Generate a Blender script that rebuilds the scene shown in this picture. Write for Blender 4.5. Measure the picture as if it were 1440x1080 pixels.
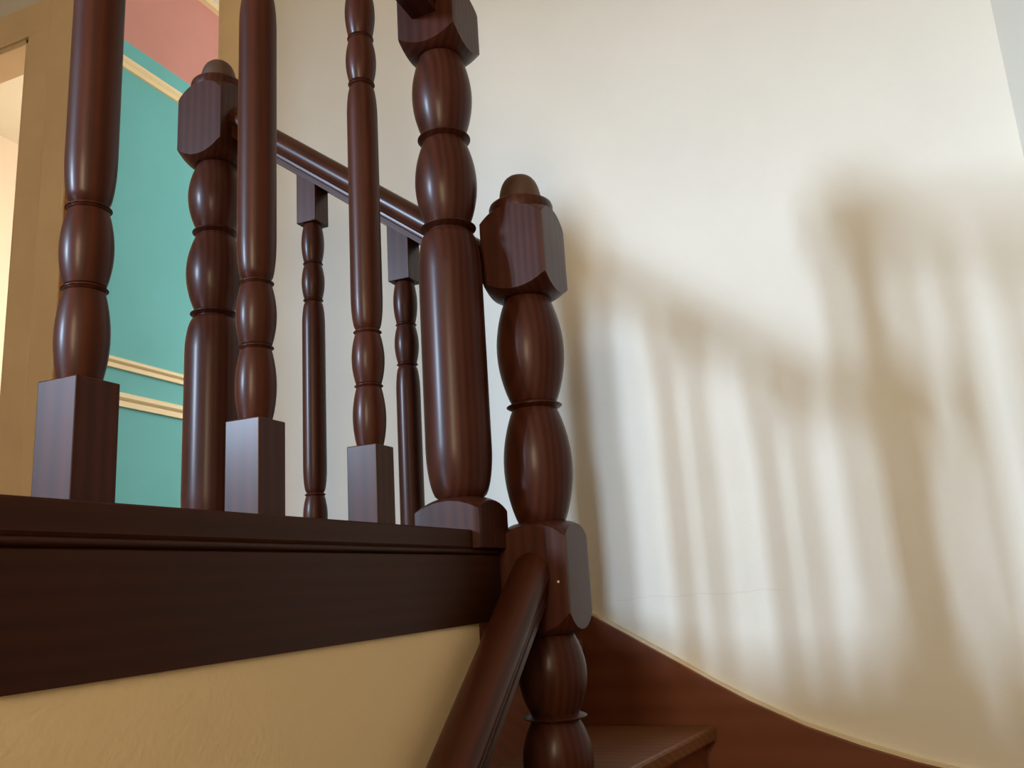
import bpy, bmesh, math, random
from mathutils import Matrix, Vector

random.seed(7)
SC = bpy.context.scene
COL = SC.collection
for o in list(bpy.data.objects):
    bpy.data.objects.remove(o)

# ------------------------------------------------------------------ camera
# X = right along the back wall, Y = along the landing edge, z = 0 is the eye height
F_PX, YAW, PITCH, ROLL = 1214.6, 0.387546, 0.2277947, -0.0630188
hd = Vector((-math.sin(YAW), math.cos(YAW), 0)); rt = Vector((math.cos(YAW), math.sin(YAW), 0)); zz = Vector((0, 0, 1))
fwd = hd * math.cos(PITCH) + zz * math.sin(PITCH); up0 = zz * math.cos(PITCH) - hd * math.sin(PITCH)
cr = rt * math.cos(ROLL) + up0 * math.sin(ROLL); cu = up0 * math.cos(ROLL) - rt * math.sin(ROLL)
cam = bpy.data.cameras.new('camera'); camo = bpy.data.objects.new('camera', cam); COL.objects.link(camo)
camo.matrix_world = Matrix(((cr.x, cu.x, -fwd.x, 0), (cr.y, cu.y, -fwd.y, 0), (cr.z, cu.z, -fwd.z, 0), (0, 0, 0, 1)))
cam.sensor_fit = 'HORIZONTAL'; cam.sensor_width = 36.0; cam.lens = 36.0 * F_PX / 1440.0
cam.clip_start = 0.02
SC.camera = camo

# ------------------------------------------------------------------ world, light, exposure
W = bpy.data.worlds.new('world'); SC.world = W; W.use_nodes = True
W.node_tree.nodes['Background'].inputs[0].default_value = (0.80, 0.90, 1.0, 1)
W.node_tree.nodes['Background'].inputs[1].default_value = 0.4
SC.view_settings.view_transform = 'Standard'; SC.view_settings.look = 'None'
SC.view_settings.gamma = 1.0; SC.view_settings.use_curve_mapping = False
SC.view_settings.exposure = 0.22

def area(name, loc, aim, sx, sy, power, col):
    l = bpy.data.lights.new(name, 'AREA'); l.shape = 'RECTANGLE'; l.size = sx; l.size_y = sy
    l.energy = power; l.color = col
    o = bpy.data.objects.new(name, l); COL.objects.link(o); o.location = loc
    o.rotation_euler = (Vector(aim) - Vector(loc)).to_track_quat('-Z', 'Y').to_euler()
    return o

Y_REAR = -1.60
WIN = (-3.62, -2.15, 0.40, 2.12)        # landing window opening in the rear wall (x0, x1, z0, z1)
SW = (-0.40, 0.20, 0.30, 1.30)          # small unseen opening in the rear wall, added for the stair fill light
# low daylight glancing off tall panes across the street, coming in through the landing window
KO = Vector((-0.62, 1.326, 0.60))
for tn, wt in ((0.690, 1.0), (0.785, 1.0), (0.865, 0.15)):
    dr = Vector((-tn, -1.0, 0.275)); p = KO + dr * 7.6
    area('landing_window_daylight_offscreen', p, KO, 0.27, 1.65, 480.0 * wt, (0.56, 0.75, 1.0))
area('stair_warm_fill_offscreen', (-0.10, Y_REAR - 0.05, 0.80), (-0.10, 5, 0.4), 0.55, 0.9, 31.0, (1.0, 0.80, 0.53))  # unseen stairwell source, added as warm fill light
# daylight of the two rooms
area('green_room_window_offscreen', (-1.2, 4.85, 1.5), (-2.6, 2.3, 1.0), 1.1, 1.4, 72.0, (1.0, 0.98, 0.95))
area('side_room_window_offscreen', (-3.3, 4.3, 1.5), (-3.3, 2.2, 1.3), 1.0, 1.4, 29.0, (1.0, 0.93, 0.80))

# ------------------------------------------------------------------ materials
def lin(c):
    c /= 255.0
    return c / 12.92 if c <= 0.04045 else ((c + 0.055) / 1.055) ** 2.4
def rgb(r, g, b): return (lin(r), lin(g), lin(b), 1)

def new_mat(name):
    m = bpy.data.materials.new(name); m.use_nodes = True
    nt = m.node_tree; b = nt.nodes['Principled BSDF']
    return m, nt, b
def N(nt, t, **kw):
    n = nt.nodes.new(t)
    for k, v in kw.items():
        if k in n.inputs.keys() if isinstance(k, str) else False: n.inputs[k].default_value = v
        else: setattr(n, k, v)
    return n

def wood(name, dark, mid, rough=0.3, coat=0.3, scale=1.0, axis='Z', spec=0.5):
    m, nt, b = new_mat(name); L = nt.links.new
    tc = N(nt, 'ShaderNodeTexCoord'); oi = N(nt, 'ShaderNodeObjectInfo')
    mul = N(nt, 'ShaderNodeVectorMath', operation='SCALE'); L(oi.outputs['Random'], mul.inputs['Scale'])
    mul.inputs[0].default_value = (1.7, 2.3, 5.1)
    add = N(nt, 'ShaderNodeVectorMath', operation='ADD'); L(tc.outputs['Object'], add.inputs[0]); L(mul.outputs[0], add.inputs[1])
    mp = N(nt, 'ShaderNodeMapping')
    s = {'Z': (1, 1, 0.10), 'Y': (1, 0.10, 1), 'X': (0.10, 1, 1)}[axis]
    mp.inputs['Scale'].default_value = tuple(v * scale for v in s); L(add.outputs[0], mp.inputs[0])
    wv = N(nt, 'ShaderNodeTexWave', wave_type='RINGS', rings_direction=axis)
    wv.inputs['Scale'].default_value = 26; wv.inputs['Distortion'].default_value = 2.2
    wv.inputs['Detail'].default_value = 3; wv.inputs['Detail Scale'].default_value = 1.5
    L(mp.outputs[0], wv.inputs[0])
    mp2 = N(nt, 'ShaderNodeMapping'); s2 = {'Z': (680, 680, 14), 'Y': (680, 14, 680), 'X': (14, 680, 680)}[axis]
    mp2.inputs['Scale'].default_value = s2; L(add.outputs[0], mp2.inputs[0])
    ns = N(nt, 'ShaderNodeTexNoise'); ns.inputs['Scale'].default_value = 1.0; ns.inputs['Detail'].default_value = 3; L(mp2.outputs[0], ns.inputs[0])
    big = N(nt, 'ShaderNodeTexNoise'); big.inputs['Scale'].default_value = 9.0; L(add.outputs[0], big.inputs[0])
    mx = N(nt, 'ShaderNodeMix', data_type='FLOAT'); mx.inputs[0].default_value = 0.52
    L(wv.outputs['Fac'], mx.inputs[2]); L(ns.outputs['Fac'], mx.inputs[3])
    mx2 = N(nt, 'ShaderNodeMix', data_type='FLOAT'); mx2.inputs[0].default_value = 0.42
    L(mx.outputs[0], mx2.inputs[2]); L(big.outputs['Fac'], mx2.inputs[3])
    cr_ = N(nt, 'ShaderNodeValToRGB'); e = cr_.color_ramp.elements
    e[0].position = 0.12; e[0].color = dark; e[1].position = 0.88; e[1].color = mid
    L(mx2.outputs[0], cr_.inputs[0]); L(cr_.outputs[0], b.inputs['Base Color'])
    rr = N(nt, 'ShaderNodeMapRange'); rr.inputs['To Min'].default_value = rough - 0.06; rr.inputs['To Max'].default_value = rough + 0.08
    L(big.outputs['Fac'], rr.inputs[0]); L(rr.outputs[0], b.inputs['Roughness'])
    bp = N(nt, 'ShaderNodeBump'); bp.inputs['Strength'].default_value = 0.06; bp.inputs['Distance'].default_value = 0.0006
    L(mx.outputs[0], bp.inputs['Height']); L(bp.outputs[0], b.inputs['Normal'])
    b.inputs['Coat Weight'].default_value = coat; b.inputs['Coat Roughness'].default_value = 0.22
    b.inputs['Specular IOR Level'].default_value = spec
    return m

def paint(name, col, rough=0.75, bump=0.15, bscale=160.0, var=0.04, crack=None, split=None):
    """painted plaster: col with a slight mottling; split = (z, colour above); crack = (z, x0, x1)"""
    m, nt, b = new_mat(name); L = nt.links.new
    tc = N(nt, 'ShaderNodeTexCoord')
    ns = N(nt, 'ShaderNodeTexNoise'); ns.inputs['Scale'].default_value = 3.0; ns.inputs['Detail'].default_value = 5; L(tc.outputs['Object'], ns.inputs[0])
    fine = N(nt, 'ShaderNodeTexNoise'); fine.inputs['Scale'].default_value = bscale; fine.inputs['Detail'].default_value = 4; L(tc.outputs['Object'], fine.inputs[0])
    mr = N(nt, 'ShaderNodeMapRange'); mr.inputs['From Min'].default_value = 0.3; mr.inputs['From Max'].default_value = 0.7
    mr.inputs['To Min'].default_value = 1 - var; mr.inputs['To Max'].default_value = 1.0 + var * 0.3; L(ns.outputs['Fac'], mr.inputs[0])
    sx = N(nt, 'ShaderNodeSeparateXYZ'); L(tc.outputs['Object'], sx.inputs[0])
    base = N(nt, 'ShaderNodeRGB'); base.outputs[0].default_value = col; out = base.outputs[0]
    if split:
        gt = N(nt, 'ShaderNodeMath', operation='GREATER_THAN'); gt.inputs[1].default_value = split[0]; L(sx.outputs['Z'], gt.inputs[0])
        mixs = N(nt, 'ShaderNodeMix', data_type='RGBA'); L(gt.outputs[0], mixs.inputs[0]); L(out, mixs.inputs[6]); mixs.inputs[7].default_value = split[1]
        out = mixs.outputs[2]
    if crack:
        nz = N(nt, 'ShaderNodeTexNoise'); nz.inputs['Scale'].default_value = 9.0; nz.inputs['Detail'].default_value = 6
        cx = N(nt, 'ShaderNodeCombineXYZ'); L(sx.outputs['X'], cx.inputs[0]); L(cx.outputs[0], nz.inputs[0])
        a = N(nt, 'ShaderNodeMath', operation='MULTIPLY_ADD'); a.inputs[1].default_value = 0.03; a.inputs[2].default_value = crack[0] - 0.015; L(nz.outputs['Fac'], a.inputs[0])
        d = N(nt, 'ShaderNodeMath', operation='SUBTRACT'); L(sx.outputs['Z'], d.inputs[0]); L(a.outputs[0], d.inputs[1])
        ab = N(nt, 'ShaderNodeMath', operation='ABSOLUTE'); L(d.outputs[0], ab.inputs[0])
        lt = N(nt, 'ShaderNodeMath', operation='LESS_THAN'); lt.inputs[1].default_value = 0.0009; L(ab.outputs[0], lt.inputs[0])
        g1 = N(nt, 'ShaderNodeMath', operation='GREATER_THAN'); g1.inputs[1].default_value = crack[1]; L(sx.outputs['X'], g1.inputs[0])
        g2 = N(nt, 'ShaderNodeMath', operation='LESS_THAN'); g2.inputs[1].default_value = crack[2]; L(sx.outputs['X'], g2.inputs[0])
        m1 = N(nt, 'ShaderNodeMath', operation='MULTIPLY'); L(lt.outputs[0], m1.inputs[0]); L(g1.outputs[0], m1.inputs[1])
        m2 = N(nt, 'ShaderNodeMath', operation='MULTIPLY'); L(m1.outputs[0], m2.inputs[0]); L(g2.outputs[0], m2.inputs[1])
        m3 = N(nt, 'ShaderNodeMath', operation='MULTIPLY'); L(m2.outputs[0], m3.inputs[0]); m3.inputs[1].default_value = 0.12
        mc = N(nt, 'ShaderNodeMix', data_type='RGBA'); L(m3.outputs[0], mc.inputs[0]); L(out, mc.inputs[6]); mc.inputs[7].default_value = rgb(120, 105, 85)
        out = mc.outputs[2]
    mm = N(nt, 'ShaderNodeVectorMath', operation='SCALE'); L(out, mm.inputs[0]); L(mr.outputs[0], mm.inputs['Scale'])
    L(mm.outputs[0], b.inputs['Base Color'])
    bp = N(nt, 'ShaderNodeBump'); bp.inputs['Strength'].default_value = bump; bp.inputs['Distance'].default_value = 0.002
    L(fine.outputs['Fac'], bp.inputs['Height']); L(bp.outputs[0], b.inputs['Normal'])
    b.inputs['Roughness'].default_value = rough; b.inputs['Specular IOR Level'].default_value = 0.25
    return m

M = {}
M['wood'] = wood('turned_mahogany', rgb(42, 19, 12), rgb(78, 38, 25), 0.40, 0.13, spec=0.13)
M['rail'] = wood('rail_mahogany', rgb(44, 19, 10), rgb(80, 38, 22), 0.36, 0.14, axis='Y', spec=0.2)
M['string'] = wood('string_board_wood', rgb(44, 18, 4), rgb(62, 30, 9), 0.45, 0.0, axis='Y', scale=0.7, spec=0.18)
M['skirt'] = wood('skirting_wood', rgb(100, 50, 27), rgb(120, 66, 38), 0.42, 0.10, axis='X', scale=0.4, spec=0.3)
M['tread'] = wood('tread_wood', rgb(88, 48, 20), rgb(132, 82, 42), 0.45, 0.1, axis='X', scale=0.7)
M['worn'] = wood('worn_finial_wood', rgb(46, 27, 18), rgb(96, 66, 46), 0.5, 0.0, scale=0.15)
M['cream'] = paint('cream_wall_paint', rgb(230, 223, 208), crack=(-0.05, -0.62, -0.22))
M['cream_plain'] = paint('cream_wall_paint_plain', rgb(230, 223, 208))
M['beige'] = paint('beige_lower_wall_paint', rgb(236, 213, 170), bump=0.3)
M['ceil'] = paint('ceiling_paint', rgb(236, 228, 210))
M['green'] = paint('green_and_pink_wall_paint', rgb(110, 182, 184), split=(2.348, rgb(206, 144, 134)), bump=0.1, var=0.08)
M['peach'] = paint('peach_room_paint', rgb(250, 238, 222))
M['casing'] = paint('ochre_painted_casing', rgb(240, 212, 168), rough=0.5, bump=0.05, var=0.10)
M['edge'] = paint('orange_door_edge', rgb(176, 118, 58), rough=0.5, bump=0.05)
M['creamtrim'] = paint('cream_moulding_paint', rgb(240, 214, 168), rough=0.5, bump=0.05)
M['caulk'] = paint('cream_filler_line', rgb(232, 212, 176), rough=0.7, bump=0.4)
M['floor'] = wood('landing_floor_wood', rgb(104, 66, 36), rgb(150, 102, 62), 0.4, 0.2, axis='X', scale=0.6)
M['winframe'] = paint('white_window_paint', rgb(232, 228, 218), rough=0.5, bump=0.03)

# ------------------------------------------------------------------ mesh helpers
def link(name, verts, faces, mat, parent=None, smooth=None, loc=None):
    me = bpy.data.meshes.new(name); me.from_pydata([tuple(v) for v in verts], [], faces)
    bm = bmesh.new(); bm.from_mesh(me); bmesh.ops.recalc_face_normals(bm, faces=bm.faces); bm.to_mesh(me); bm.free()
    if smooth is not None:
        me.shade_smooth(); me.set_sharp_from_angle(angle=math.radians(smooth))
    me.materials.append(mat)
    o = bpy.data.objects.new(name, me); COL.objects.link(o)
    if parent: o.parent = parent
    if loc: o.location = loc
    return o
def reuse(src, name, parent, loc=None):
    o = src.copy(); o.name = name; COL.objects.link(o); o.parent = parent
    if loc is not None: o.location = loc
    return o
def boxes(name, lst, mat, parent=None, bevel=0.0):
    """one mesh out of axis-aligned boxes (x0,x1,y0,y1,z0,z1)"""
    bm = bmesh.new()
    for (x0, x1, y0, y1, z0, z1) in lst:
        vs = [bm.verts.new((x, y, z)) for x in (x0, x1) for y in (y0, y1) for z in (z0, z1)]
        for f in ((0, 1, 3, 2), (4, 6, 7, 5), (0, 4, 5, 1), (2, 3, 7, 6), (0, 2, 6, 4), (1, 5, 7, 3)):
            bm.faces.new([vs[i] for i in f])
    bmesh.ops.recalc_face_normals(bm, faces=bm.faces)
    if bevel: bmesh.ops.bevel(bm, geom=list(bm.edges), offset=bevel, segments=2, profile=0.5, affect='EDGES')
    me = bpy.data.meshes.new(name); bm.to_mesh(me); bm.free(); me.materials.append(mat)
    o = bpy.data.objects.new(name, me); COL.objects.link(o)
    if parent: o.parent = parent
    return o
def prism(name, pts, depth_axis, d0, d1, mat, parent=None, bevel=0.0):
    """polygon pts extruded along an axis. 'Y': pts are (x,z); 'Z': pts are (x,y); 'X': pts are (y,z)"""
    def mk(p, d): return {'Y': (p[0], d, p[1]), 'Z': (p[0], p[1], d), 'X': (d, p[0], p[1])}[depth_axis]
    n = len(pts); v = [mk(p, d0) for p in pts] + [mk(p, d1) for p in pts]
    f = [list(range(n)), list(range(n, 2 * n))] + [[i, (i + 1) % n, n + (i + 1) % n, n + i] for i in range(n)]
    bm = bmesh.new(); bv = [bm.verts.new(q) for q in v]
    for q in f: bm.faces.new([bv[i] for i in q])
    bmesh.ops.recalc_face_normals(bm, faces=bm.faces)
    if bevel: bmesh.ops.bevel(bm, geom=list(bm.edges), offset=bevel, segments=2, profile=0.5, affect='EDGES')
    me = bpy.data.meshes.new(name); bm.to_mesh(me); bm.free(); me.materials.append(mat)
    o = bpy.data.objects.new(name, me); COL.objects.link(o)
    if parent: o.parent = parent
    return o
def empty(name, loc):
    o = bpy.data.objects.new(name, None); COL.objects.link(o); o.location = loc; o.empty_display_size = 0.05
    return o
def tag(o, label, cat, group=None):
    o['label'] = label; o['category'] = cat
    if group: o['group'] = group
    return o
def struct(o):
    o['kind'] = 'structure'; return o

# turned work ---------------------------------------------------------------
def lathe_data(prof, seg=56):
    v, f = [], []
    n = len(prof)
    for r, z in prof:
        for k in range(seg):
            a = 2 * math.pi * k / seg; v.append((r * math.cos(a), r * math.sin(a), z))
    for i in range(n - 1):
        for k in range(seg):
            k2 = (k + 1) % seg
            f.append([i * seg + k, i * seg + k2, (i + 1) * seg + k2, (i + 1) * seg + k])
    f.append(list(range(seg))); f.append([(n - 1) * seg + k for k in range(seg)])
    return v, f
def lathe(name, prof, mat, parent=None, seg=56, smooth=38):
    v, f = lathe_data(prof, seg); return link(name, v, f, mat, parent, smooth)
def egg(z0, z1, rn, rm, n=22, p=0.80):
    """barrel bead from z0 to z1 (either direction)"""
    return [(rn + (rm - rn) * math.sin(math.pi * (0.02 + 0.96 * i / n)) ** p, z0 + (z1 - z0) * i / n) for i in range(n + 1)]
def column(z0, z1, rn0, rn1, rm, e0, e1, n=12):
    """straight shaft that rounds in at both ends; z0 < z1"""
    out = []
    for i in range(n + 1):
        u = i / n; out.append((rn0 + (rm - rn0) * math.sqrt(max(0, 1 - (1 - u) ** 2)), z0 + e0 * (1 - math.cos(u * math.pi / 2)) ** 1.0 if False else z0 + e0 * u))
    for i in range(n + 1):
        u = 1 - i / n; out.append((rn1 + (rm - rn1) * math.sqrt(max(0, 1 - (1 - u) ** 2)), z1 - e1 * u))
    return out
def ring(z, rn, rr, h):
    return [(rn, z - h / 2), (rn + (rr - rn) * 0.45, z - h * 0.30), (rr - 0.0012, z - h * 0.10), (rr, z - h * 0.03), (rr, z + h * 0.03), (rr - 0.0012, z + h * 0.10), (rn + (rr - rn) * 0.45, z + h * 0.30), (rn, z + h / 2)]
def turned_block(name, a, rn, zbn, zbc, ztc, ztn, mat, parent, p=1.5, seg=96, rnt=None):
    """square block of half-width a whose two ends are turned: neck radius rn at zbn/ztn, corners at zbc/ztc"""
    rnt = rnt or rn
    rc = a * math.sqrt(2) * 0.985; n = 10; cols = []
    for k in range(seg):
        th = 2 * math.pi * (k + 0.5 * 0) / seg
        s = min(a / max(abs(math.cos(th)), abs(math.sin(th))), rc); c = []
        for i in range(n + 1):
            r = rn + (s - rn) * i / n; c.append((r, zbn + (zbc - zbn) * ((r - rn) / (rc - rn)) ** p))
        for i in range(n + 1):
            r = s + (rnt - s) * i / n; c.append((r, ztn + (ztc - ztn) * (abs(r - rnt) / (rc - rnt)) ** p))
        cols.append([(r * math.cos(th), r * math.sin(th), z) for r, z in c])
    m = 2 * n + 2; v = [q for c in cols for q in c]; f = []
    for k in range(seg):
        k2 = (k + 1) % seg
        for i in range(m - 1): f.append([k * m + i, k2 * m + i, k2 * m + i + 1, k * m + i + 1])
    f.append([k * m for k in range(seg)]); f.append([k * m + m - 1 for k in range(seg)])
    return link(name, v, f, mat, parent, 28)

def rail_section():
    """handrail section (u across, v up, 0 at the underside): fillet, quirk, round grip"""
    half = [(0.0, 0.0), (0.0235, 0.0), (0.0235, 0.009), (0.0215, 0.0105), (0.0225, 0.013), (0.0225, 0.0165), (0.0255, 0.0185)]
    for i in range(15):
        a = math.radians(-38 + 128 * i / 14); half.append((0.0315 * math.cos(a), 0.0365 + 0.0245 * math.sin(a)))
    return half + [(-u, v) for u, v in reversed(half[1:-1])]
def rail(name, p0, p1, mat, vertical_ends=True):
    """moulded rail swept from p0 to p1 (points on the middle of its underside), ends cut plumb"""
    p0, p1 = Vector(p0), Vector(p1); d = p1 - p0; dh = Vector((d.x, d.y, 0)).normalized()
    side = Vector((-dh.y, dh.x, 0)); slope = d.z / Vector((d.x, d.y)).length; k = math.sqrt(1 + slope * slope)
    sec = rail_section(); n = len(sec)
    v = [p + side * u + zz * (w * k) for p in (p0, p1) for u, w in sec]
    f = [[i, (i + 1) % n, n + (i + 1) % n, n + i] for i in range(n)] + [list(range(n)), list(range(n, 2 * n))]
    mid = (p0 + p1) / 2; ay = d.normalized(); ax = -side; az = ax.cross(ay)
    R3 = Matrix((ax, ay, az)).transposed()          # local y runs along the rail
    o = link(name, [R3.transposed() @ (q - mid) for q in v], f, mat, None, 32)
    o.matrix_world = Matrix.Translation(mid) @ R3.to_4x4()
    return o

# ------------------------------------------------------------------ the setting
Y_BACK = 2.10; X_RIGHT = 0.4137; Z_TOP = 2.85; Z_LOW = -2.25; X_LEFT = -4.60; FLOOR = 0.06
D1 = (-3.66, -2.821); D2 = (-2.577, -1.852); LINT = 2.227; LINT2 = 2.57
struct(boxes('wall_back', [
    (D2[1], X_RIGHT + 0.12, Y_BACK, Y_BACK + 0.12, Z_LOW, Z_TOP),
    (D1[1], D2[0], Y_BACK, Y_BACK + 0.12, Z_LOW, Z_TOP), (X_LEFT, D1[0], Y_BACK, Y_BACK + 0.12, Z_LOW, Z_TOP),
    (D2[0], D2[1], Y_BACK, Y_BACK + 0.12, LINT2, Z_TOP), (D1[0], D1[1], Y_BACK, Y_BACK + 0.12, LINT, Z_TOP),
    (D2[0], D2[1], Y_BACK, Y_BACK + 0.12, Z_LOW, FLOOR), (D1[0], D1[1], Y_BACK, Y_BACK + 0.12, Z_LOW, FLOOR)], M['cream']))
def wall_with_holes(name, a0, a1, holes, mk, mat):
    """wall along one axis from a0 to a1, holes = [(h0, h1, z0, z1)] sorted; mk turns (a0,a1,z0,z1) into a box"""
    out = []; a = a0
    for h0, h1, z0, z1 in holes:
        out += [mk(a, h0, Z_LOW, Z_TOP), mk(h0, h1, Z_LOW, z0), mk(h0, h1, z1, Z_TOP)]; a = h1
    out.append(mk(a, a1, Z_LOW, Z_TOP))
    return struct(boxes(name, out, mat))
wall_with_holes('wall_right', Y_REAR, Y_BACK, [], lambda a, b, c, d: (X_RIGHT, X_RIGHT + 0.12, a, b, c, d), M['cream_plain'])
wall_with_holes('wall_rear', X_LEFT, X_RIGHT + 0.12, [WIN, SW], lambda a, b, c, d: (a, b, Y_REAR - 0.2, Y_REAR, c, d), M['cream_plain'])
struct(boxes('wall_left', [(X_LEFT - 0.12, X_LEFT, Y_REAR - 0.2, 4.6, Z_LOW, Z_TOP)], M['cream_plain']))
struct(boxes('ceiling', [(X_LEFT - 0.12, X_RIGHT + 0.12, Y_REAR - 0.2, 5.12, Z_TOP, Z_TOP + 0.1)], M['ceil']))
struct(boxes('floor', [(X_LEFT, -0.642, Y_REAR, 1.285, -0.05, FLOOR), (X_LEFT, -0.945, 1.285, Y_BACK, -0.05, FLOOR),
                       (X_LEFT, X_RIGHT, Y_BACK + 0.06, 5.0, -0.05, FLOOR)], M['floor']))
struct(boxes('floor_lower', [(X_LEFT, X_RIGHT, Y_REAR, Y_BACK, Z_LOW - 0.1, Z_LOW)], M['floor']))
struct(boxes('wall_inner', [(-0.642, -0.561, Y_REAR, 1.188, Z_LOW, -0.045)], M['beige']))
struct(boxes('wall_understair', [(-3.2, -0.643, 1.108, 1.188, Z_LOW, -0.05)], M['beige']))
# rooms behind the doors
struct(boxes('wall_partition', [(-2.71, -2.65, Y_BACK + 0.12, 5.0, FLOOR, Z_TOP)], M['green']))
struct(boxes('wall_green_room_far', [(-2.65, X_RIGHT + 0.12, 5.0, 5.12, FLOOR, Z_TOP), (X_RIGHT, X_RIGHT + 0.12, Y_BACK + 0.12, 5.0, FLOOR, Z_TOP)], M['green']))
struct(boxes('wall_side_room_far', [(X_LEFT, -2.71, 4.5, 4.6, FLOOR, Z_TOP), (-2.73, -2.711, Y_BACK + 0.12, 4.5, FLOOR, Z_TOP), (X_LEFT, X_LEFT + 0.02, Y_BACK + 0.12, 4.5, FLOOR, Z_TOP)], M['peach']))
def moulding(name, z0, z1):
    h = z1 - z0
    pts = [(-2.65, z0), (-2.638, z0), (-2.638, z0 + h * .42), (-2.632, z0 + h * .5), (-2.626, z0 + h * .62), (-2.626, z0 + h * .86), (-2.634, z0 + h), (-2.65, z0 + h)]
    return struct(prism(name, pts, 'Y', Y_BACK + 0.12, 5.0, M['creamtrim']))
moulding('trim_1', 2.213, 2.264); moulding('trim_2', 0.914, 0.956); moulding('trim_3', 0.766, 0.820)
struct(boxes('trim_4', [(-2.65, -2.62, Y_BACK + 0.12, 5.0, 2.825, Z_TOP)], M['creamtrim']))
# door casings
def door_casing(name, x0, x1, wleft, wright, LINT):
    r = struct(empty(name, ((x0 + x1) / 2, Y_BACK, FLOOR)))
    def part(nm, lst, mat):
        o = boxes(nm, [(a - r.location.x, b - r.location.x, c - r.location.y, d - r.location.y, e - r.location.z, f - r.location.z) for a, b, c, d, e, f in lst], mat, r, 0.003); return o
    part('casing', [(x1, x1 + wright, Y_BACK - 0.018, Y_BACK, FLOOR, LINT + 0.13)], M['casing'])
    part('casing', [(x0 - wleft, x0, Y_BACK - 0.018, Y_BACK, FLOOR, LINT + 0.13)], M['casing'])
    part('head_casing', [(x0 - wleft, x1 + wright, Y_BACK - 0.020, Y_BACK, LINT, LINT + 0.14)], M['casing'])
    part('jamb', [(x1 - 0.022, x1, Y_BACK - 0.01, Y_BACK + 0.13, FLOOR, LINT)], M['casing'])
    part('jamb', [(x0, x0 + 0.022, Y_BACK - 0.01, Y_BACK + 0.13, FLOOR, LINT)], M['edge'])
    part('soffit', [(x0, x1, Y_BACK - 0.01, Y_BACK + 0.13, LINT - 0.022, LINT)], M['casing'])
    return r
door_casing('door_1', D1[0], D1[1], 0.10, 0.122, LINT)
door_casing('door_2', D2[0], D2[1], 0.122, 0.080, LINT2)
# landing window, and the unseen stair window added for fill (behind the camera)
def wpart(root, nm, b): l = root.location; return boxes(nm, [(b[0] - l.x, b[1] - l.x, b[2] - l.y, b[3] - l.y, b[4] - l.z, b[5] - l.z)], M['winframe'], root)
def rear_window(name, w):
    r = struct(empty(name, ((w[0] + w[1]) / 2, Y_REAR, w[2])))
    wpart(r, 'window_sill', (w[0] - .04, w[1] + .04, Y_REAR - .2, Y_REAR + .03, w[2] - .04, w[2]))
    wpart(r, 'window_head', (w[0], w[1], Y_REAR - .16, Y_REAR - .10, w[3] - .03, w[3]))
    wpart(r, 'window_stile', (w[0], w[0] + .03, Y_REAR - .16, Y_REAR - .10, w[2], w[3])); wpart(r, 'window_stile', (w[1] - .03, w[1], Y_REAR - .16, Y_REAR - .10, w[2], w[3]))
    return r
rear_window('window_1', WIN); rear_window('added_stair_window', SW)

# sloping skirting (wall string) of the stair on the back wall
sk_top = [(-1.7723, 0.1591), (-1.1667, 0.1591), (-1.0394, 0.1188), (-0.6692, -0.0891), (-0.4836, -0.1952), (-0.403, -0.2418), (-0.3288, -0.2832), (-0.2121, -0.3373), (-0.1061, -0.3755), (0.0, -0.4073), (0.1273, -0.437), (0.2651, -0.4624), (X_RIGHT, -0.488)]
sk_poly = sk_top + [(X_RIGHT, -1.2), (-0.3, -0.95), (-1.05, -0.15), (-1.7723, FLOOR)]
bb = struct(prism('baseboard_back', sk_poly, 'Y', 2.07, Y_BACK, M['skirt'], None, 0.002))
ck = [(x, z + 0.0065 + 0.0012 * math.sin(x * 37)) for x, z in sk_top]
prism('filler_line', sk_top[2:-1] + list(reversed(ck[2:-1])), 'Y', 2.082, Y_BACK, M['caulk'], bb)
struct(prism('baseboard_right', [(Y_BACK, -0.49), (1.60, -0.62), (1.2, -0.80), (Y_REAR, -0.80 - 0.77 * (1.2 - Y_REAR)), (Y_REAR, -0.80 - 0.77 * (1.2 - Y_REAR) - 0.35), (1.2, -1.2), (Y_BACK, -0.95)], 'X', X_RIGHT - 0.03, X_RIGHT, M['skirt'], None, 0.002))

# ------------------------------------------------------------------ staircase
st_up = tag(empty('winder_stair', (-0.1, 0.6, Z_LOW)), 'brown wooden winding steps with nosed treads against the sloping skirting', 'stairs')
st_low = tag(empty('stair_flight', (-0.1, 0.6, Z_LOW)), 'straight brown wooden stair flight leading up along the beige wall', 'stairs')
def tread(poly, z, riser, st=st_up):
    o = prism('tread', [(x + 0.1, y - 0.6) for x, y in poly], 'Z', z - 0.032 - Z_LOW, z - Z_LOW, M['tread'], st, 0.006)
    if riser:
        (xa, ya), (xb, yb) = riser; dx, dy = xb - xa, yb - ya; l = math.hypot(dx, dy); nx, ny = -dy / l * 0.018, dx / l * 0.018
        prism('riser', [(x + 0.1, y - 0.6) for x, y in ((xa, ya), (xb, yb), (xb + nx, yb + ny), (xa + nx, ya + ny))], 'Z', z - 0.1975 - Z_LOW, z - 0.030 - Z_LOW, M['skirt'], st)
RISE = 0.1975; Z0 = -0.335; WY = 2.067; PX, PY = -0.450, 1.375
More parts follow.
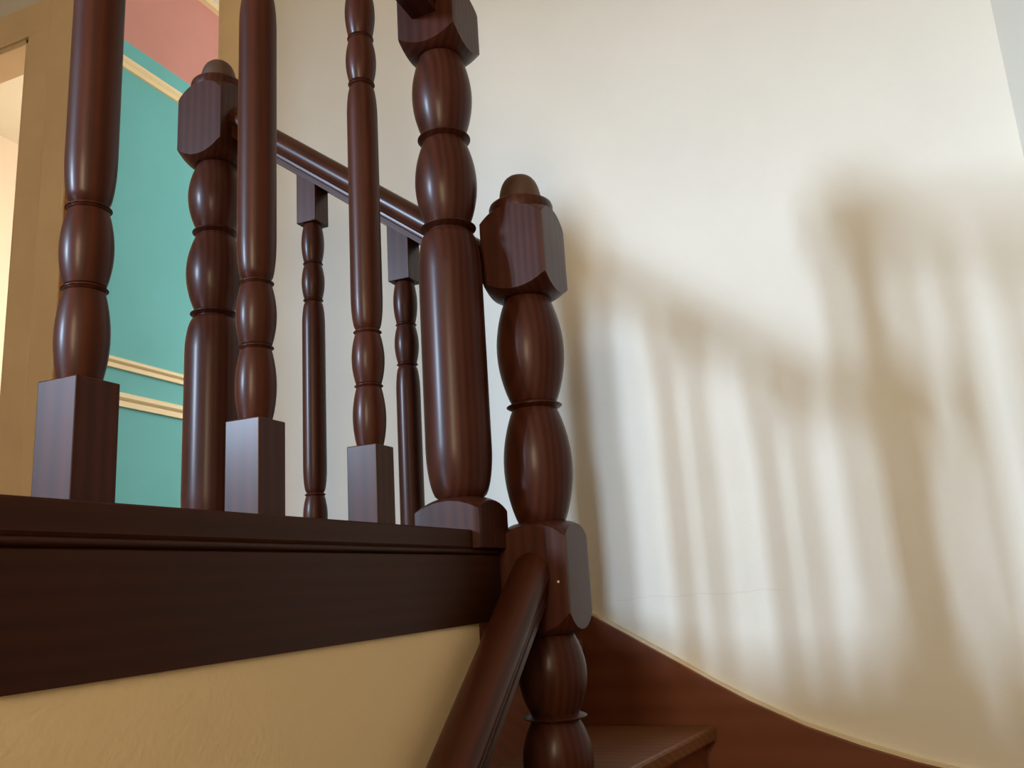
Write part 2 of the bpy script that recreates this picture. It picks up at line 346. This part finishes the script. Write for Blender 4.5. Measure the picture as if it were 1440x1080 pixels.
# upper flight and winders round the turning newel
tread([(-0.510, 1.386), (-0.403, WY), (-0.76, WY), (-0.72, 1.386)], Z0, ((-0.537, 1.386), (-0.430, WY)))
tread([(-0.70, 1.36), (-0.70, WY), (-0.99, WY), (-0.99, 1.36)], Z0 + RISE, ((-0.725, 1.36), (-0.725, WY)))
tread([(-0.945, 1.36), (-0.945, WY), (-1.02, WY), (-1.02, 1.36)], Z0 + 2 * RISE, ((-0.962, 1.36), (-0.962, WY)))
tread([(-0.446, 1.36), (X_RIGHT - .03, 1.96), (X_RIGHT - .03, WY), (-0.42, WY), (-0.50, 1.39)], Z0 - RISE, ((-0.446, 1.385), (X_RIGHT - .03, 1.985)))
tread([(-0.445, 1.30), (X_RIGHT - .03, 1.30), (X_RIGHT - .03, 2.02), (-0.446, 1.40)], Z0 - 2 * RISE, ((X_RIGHT - .03, 1.325), (-0.446, 1.325)))
for i in range(7):
    y = 1.057 - 0.243 * i
    tread([(-0.560, y), (X_RIGHT - .03, y), (X_RIGHT - .03, y + 0.275), (-0.560, y + 0.275)] if i else [(-0.446, y), (X_RIGHT - .03, y), (X_RIGHT - .03, y + 0.275), (-0.446, y + 0.275)], Z0 - (3 + i) * RISE, ((X_RIGHT - .03, y + .025), (-0.446 if not i else -0.560, y + .025)), st_low)

# ------------------------------------------------------------------ landing edge board
X0 = -0.60; XA, YA = -0.5037, 1.326; XB, YB = X0, 1.2285; XD, YD = -1.1856, 1.326
sb = tag(empty('string_board', (X0, 0.0, -0.052)), 'long dark brown board along the landing edge above the beige wall', 'board')
def sbx(nm, pts, y0, y1, mat): return prism(nm, [(x - X0, z + 0.052) for x, z in pts], 'Y', y0, y1, mat, sb)
sbx('fascia', [(-0.640, -0.052), (-0.558, -0.052), (-0.558, 0.0455), (-0.560, 0.0470), (-0.640, 0.0470)], Y_REAR, 1.290, M['string'])
cm = [(-0.640, 0.047), (-0.5605, 0.047)]
for i in range(9):
    a = math.radians(-90 + 180 * i / 8); cm.append((-0.5595 + 0.0035 * math.cos(a), 0.0512 + 0.0036 * math.sin(a)))
cm += [(-0.5590, 0.0555), (-0.5575, 0.0585), (-0.5575, 0.081), (-0.5595, 0.083), (-0.640, 0.083)]
sbx('cap_moulding', cm, Y_REAR, 1.1745, M['string'])
cm2 = [(x, min(z, 0.0585)) for x, z in cm]
sbx('bead_moulding', cm[:11] + [(-0.5590, 0.0565), (-0.640, 0.0565)], 1.1745, 1.290, M['string'])
# outer string of the upper flight, from the turning newel to the far newel
def zs(x): return -0.238 - 0.79 * (x + 0.742)
us = prism('string_board', [(-0.5617, zs(-0.5617)), (-1.13, zs(-1.13)), (-1.13, zs(-1.13) - 0.30), (-0.5617, zs(-0.5617) - 0.30)], 'Y', YA - 0.03, YA + 0.03, M['string'], None, 0.002)
tag(us, 'sloping dark brown board carrying the balusters of the upper stair flight', 'board')

# ------------------------------------------------------------------ newel posts
def newel(loc, label, spec):
    r = tag(empty('newel_post', loc), label, 'newel post', 'turned newel posts')
    z = loc[2]; W_ = M['wood']
    for nm, kw in spec:
        kw = dict(kw)
        if nm.endswith('block'):
            zb = [q - z for q in kw['z']]
            turned_block(nm, kw['a'], kw['rn'], *zb, kw.get('mat', W_), r, p=kw.get('p', 1.5), rnt=kw.get('rnt'))
        else:
            lathe(nm, [(q, w - z) for q, w in kw['prof']], kw.get('mat', W_), r, 64)
    return r
def finial(zc, r, zb, zt, rcol):
    """dome on a rounded collar; zb = block top"""
    p_collar = [(rcol * 0.90, zb - 0.012), (rcol * 0.985, zb - 0.004), (rcol, zc - 0.016), (rcol, zc - 0.009), (rcol * 0.97, zc - 0.004), (rcol * 0.90, zc - 0.001), (r * 1.04, zc)]
    p_dome = [(r * 0.99, zc - 0.002)]
    h = zt - zc
    for i in range(13):
        a = math.radians(90 * i / 12); p_dome.append((max(r * math.cos(a) ** 0.62, 0.0005), zc + h * math.sin(a)))
    return p_collar, p_dome
RG = 0.0465
# A: turning newel where both flights' rails meet
ca, da = finial(0.652, 0.0375, 0.626, 0.706, 0.0565)
newel_a = newel((XA, YA, -1.05), 'dark turned newel with dome top at the stair turn, both sloping handrails fixed to it', [
    ('collar', dict(prof=ca)), ('finial', dict(prof=da, mat=M['worn'])),
    ('cap_block', dict(a=0.0575, rn=0.041, z=(0.474, 0.500, 0.606, 0.632), rnt=0.054)),
    ('turned_shaft', dict(prof=egg(0.094, 0.281, 0.0355, 0.0568) + ring(0.2873, 0.0365, RG, 0.0125) + egg(0.2936, 0.476, 0.0355, 0.0572))),
    ('lower_block', dict(a=0.0565, rn=0.036, p=2.2, z=(-0.080, -0.046, 0.068, 0.095))),
    ('lower_shaft', dict(prof=column(-0.72, -0.335, 0.040, 0.0365, 0.0545, 0.07, 0.07) + ring(-0.328, 0.0365, RG + .001, 0.0125) + egg(-0.322, -0.208, 0.0355, 0.0545)
                         + ring(-0.2019, 0.0365, 0.0493, 0.0125) + egg(-0.196, -0.080, 0.0355, 0.0540))),
    ('base_block', dict(a=0.0565, rn=0.040, z=(-1.05, -1.04, -0.745, -0.72)))])
lathe('paint_speck', [(0.0003, -0.0022), (0.0016, -0.0012), (0.0020, 0.0), (0.0013, 0.0014), (0.0003, 0.0022)], M['winframe'], newel_a, 12).location = (0.0412, -0.0572, 1.05 + 0.0)
# B: tall newel at the end of the landing balustrade
cb, db = finial(1.058, 0.0350, 1.030, 1.094, 0.0535)
newel((XB, YB, 0.0565), 'tall dark turned newel standing on the end of the landing edge board', [
    ('collar', dict(prof=cb)), ('finial', dict(prof=db, mat=M['worn'])),
    ('cap_block', dict(a=0.0545, rn=0.038, z=(0.913, 0.940, 1.018, 1.034), rnt=0.052)),
    ('turned_shaft', dict(prof=column(0.134, 0.584, 0.0330, 0.0355, 0.0530, 0.085, 0.075) + ring(0.5909, 0.0355, 0.0472, 0.0125) + egg(0.597, 0.750, 0.0345, 0.0529)
                          + ring(0.7565, 0.0355, 0.0457, 0.0125) + egg(0.763, 0.915, 0.0345, 0.0525))),
    ('base_block', dict(a=0.0550, rn=0.0355, z=(0.0565, 0.0566, 0.1145, 0.136)))])
# D: newel at the head of the upper flight
cd_, dd = finial(1.096, 0.0375, 1.068, 1.150, 0.0565)
newel((XD, YD, -0.10), 'dark turned newel with dome top at the upper end of the sloping handrail', [
    ('collar', dict(prof=cd_)), ('finial', dict(prof=dd, mat=M['worn'])),
    ('cap_block', dict(a=0.0575, rn=0.041, z=(0.899, 0.930, 1.045, 1.074), rnt=0.054)),
    ('turned_shaft', dict(prof=column(0.120, 0.565, 0.037, 0.0365, 0.0560, 0.085, 0.075) + ring(0.5717, 0.0365, RG + .001, 0.0125) + egg(0.578, 0.742, 0.0355, 0.0570)
                          + ring(0.7486, 0.0365, RG, 0.0125) + egg(0.755, 0.902, 0.0355, 0.0565))),
    ('base_block', dict(a=0.0575, rn=0.037, z=(-0.10, -0.099, 0.095, 0.121)))])

# ------------------------------------------------------------------ balusters
BZ = 0.083
sh = (egg(0.187, 0.2655, 0.0163, 0.0220, 16) + ring(0.2687, 0.0160, 0.0191, 0.0055) + egg(0.2719, 0.3402, 0.0163, 0.0220, 16) + ring(0.3434, 0.0160, 0.0191, 0.0055)
      + column(0.3466, 0.7147, 0.0150, 0.0150, 0.0217, 0.050, 0.050) + ring(0.7179, 0.0160, 0.0191, 0.0055) + egg(0.7211, 0.7893, 0.0163, 0.0220, 16)
      + ring(0.7925, 0.0160, 0.0191, 0.0055) + egg(0.7957, 0.874, 0.0163, 0.0220, 16))
sh = [(r, z - BZ) for r, z in sh]
proto = {}
def plinth_mesh(nm, z0, z1, root):
    a = 0.0221; n = 'plinth'
    o = boxes(nm, [(-a, a, -a, a, z0, z1)], M['wood'], root, 0.0012); return o
def baluster(loc, label, group, slope=None, rail_bottom=None):
    r = tag(empty('baluster', loc), label, 'baluster', group)
    if 'shaft' not in proto:
        proto['shaft'] = lathe('turned_shaft', sh, M['wood'], r, 44)
    else: reuse(proto['shaft'], 'turned_shaft', r)
    if slope is None:
        if 'plinth' not in proto:
            proto['plinth'] = plinth_mesh('plinth', 0.0, 0.187 - BZ, r); proto['top'] = plinth_mesh('top_block', 0.874 - BZ, 0.972 - BZ, r)
        else: reuse(proto['plinth'], 'plinth', r); reuse(proto['top'], 'top_block', r)
    else:
        a = 0.0221; zt = 0.874 - BZ; zr = rail_bottom - loc[2] + 0.002
        prism('top_block', [(-a, zt), (a, zt), (a, zr - slope * a), (-a, zr + slope * a)], 'Y', -a, a, M['wood'], r, 0.0012)
        prism('plinth', [(-a, slope * a), (a, -slope * a), (a, 0.187 - BZ), (-a, 0.187 - BZ)], 'Y', -a, a, M['wood'], r, 0.0012)
    return r
lb = ['slim turned baluster on the landing edge board, next to the tall landing newel', 'slim turned baluster on the landing edge board, second from the tall landing newel',
      'slim turned baluster on the landing edge board, third from the tall landing newel', 'slim turned baluster on the landing edge board, fourth from the tall landing newel',
      'slim turned baluster on the landing edge board, fifth from the tall landing newel', 'slim turned baluster on the landing edge board, sixth from the tall landing newel']
for y, l in zip((0.9651, 0.7365, 0.5121, 0.2865, 0.060, -0.166), lb):
    baluster((X0, y, BZ), l, 'balusters along the landing edge')
def zrail(x): return 0.853 - 0.769 * (x + 1.008)
baluster((-0.7423, YA, BZ - 0.3206), 'slim turned baluster under the upper sloping handrail, the lower of two', 'balusters of the upper flight', 0.769, zrail(-0.7423))
baluster((-0.9441, YA, BZ - 0.161), 'slim turned baluster under the upper sloping handrail, the higher of two', 'balusters of the upper flight', 0.769, zrail(-0.9441))

# ------------------------------------------------------------------ handrails
tag(rail('handrail', (-0.5600, YA, zrail(-0.56)), (-1.1295, YA, zrail(-1.1295)), M['rail']), 'glossy red brown moulded handrail sloping up to the far newel beside the doors', 'handrail', 'moulded handrails')
zl = -0.030
tag(rail('handrail', (-0.507, 1.270, zl), (-0.507, -0.60, zl - 0.77 * 1.870), M['rail']), 'dark moulded handrail sloping down from the turning newel along the beige wall', 'handrail', 'moulded handrails')
tag(rail('handrail', (X0, 1.1745, 0.970), (X0, Y_REAR, 0.970), M['rail']), 'level moulded handrail on top of the landing balusters, fixed to the tall newel', 'handrail', 'moulded handrails')
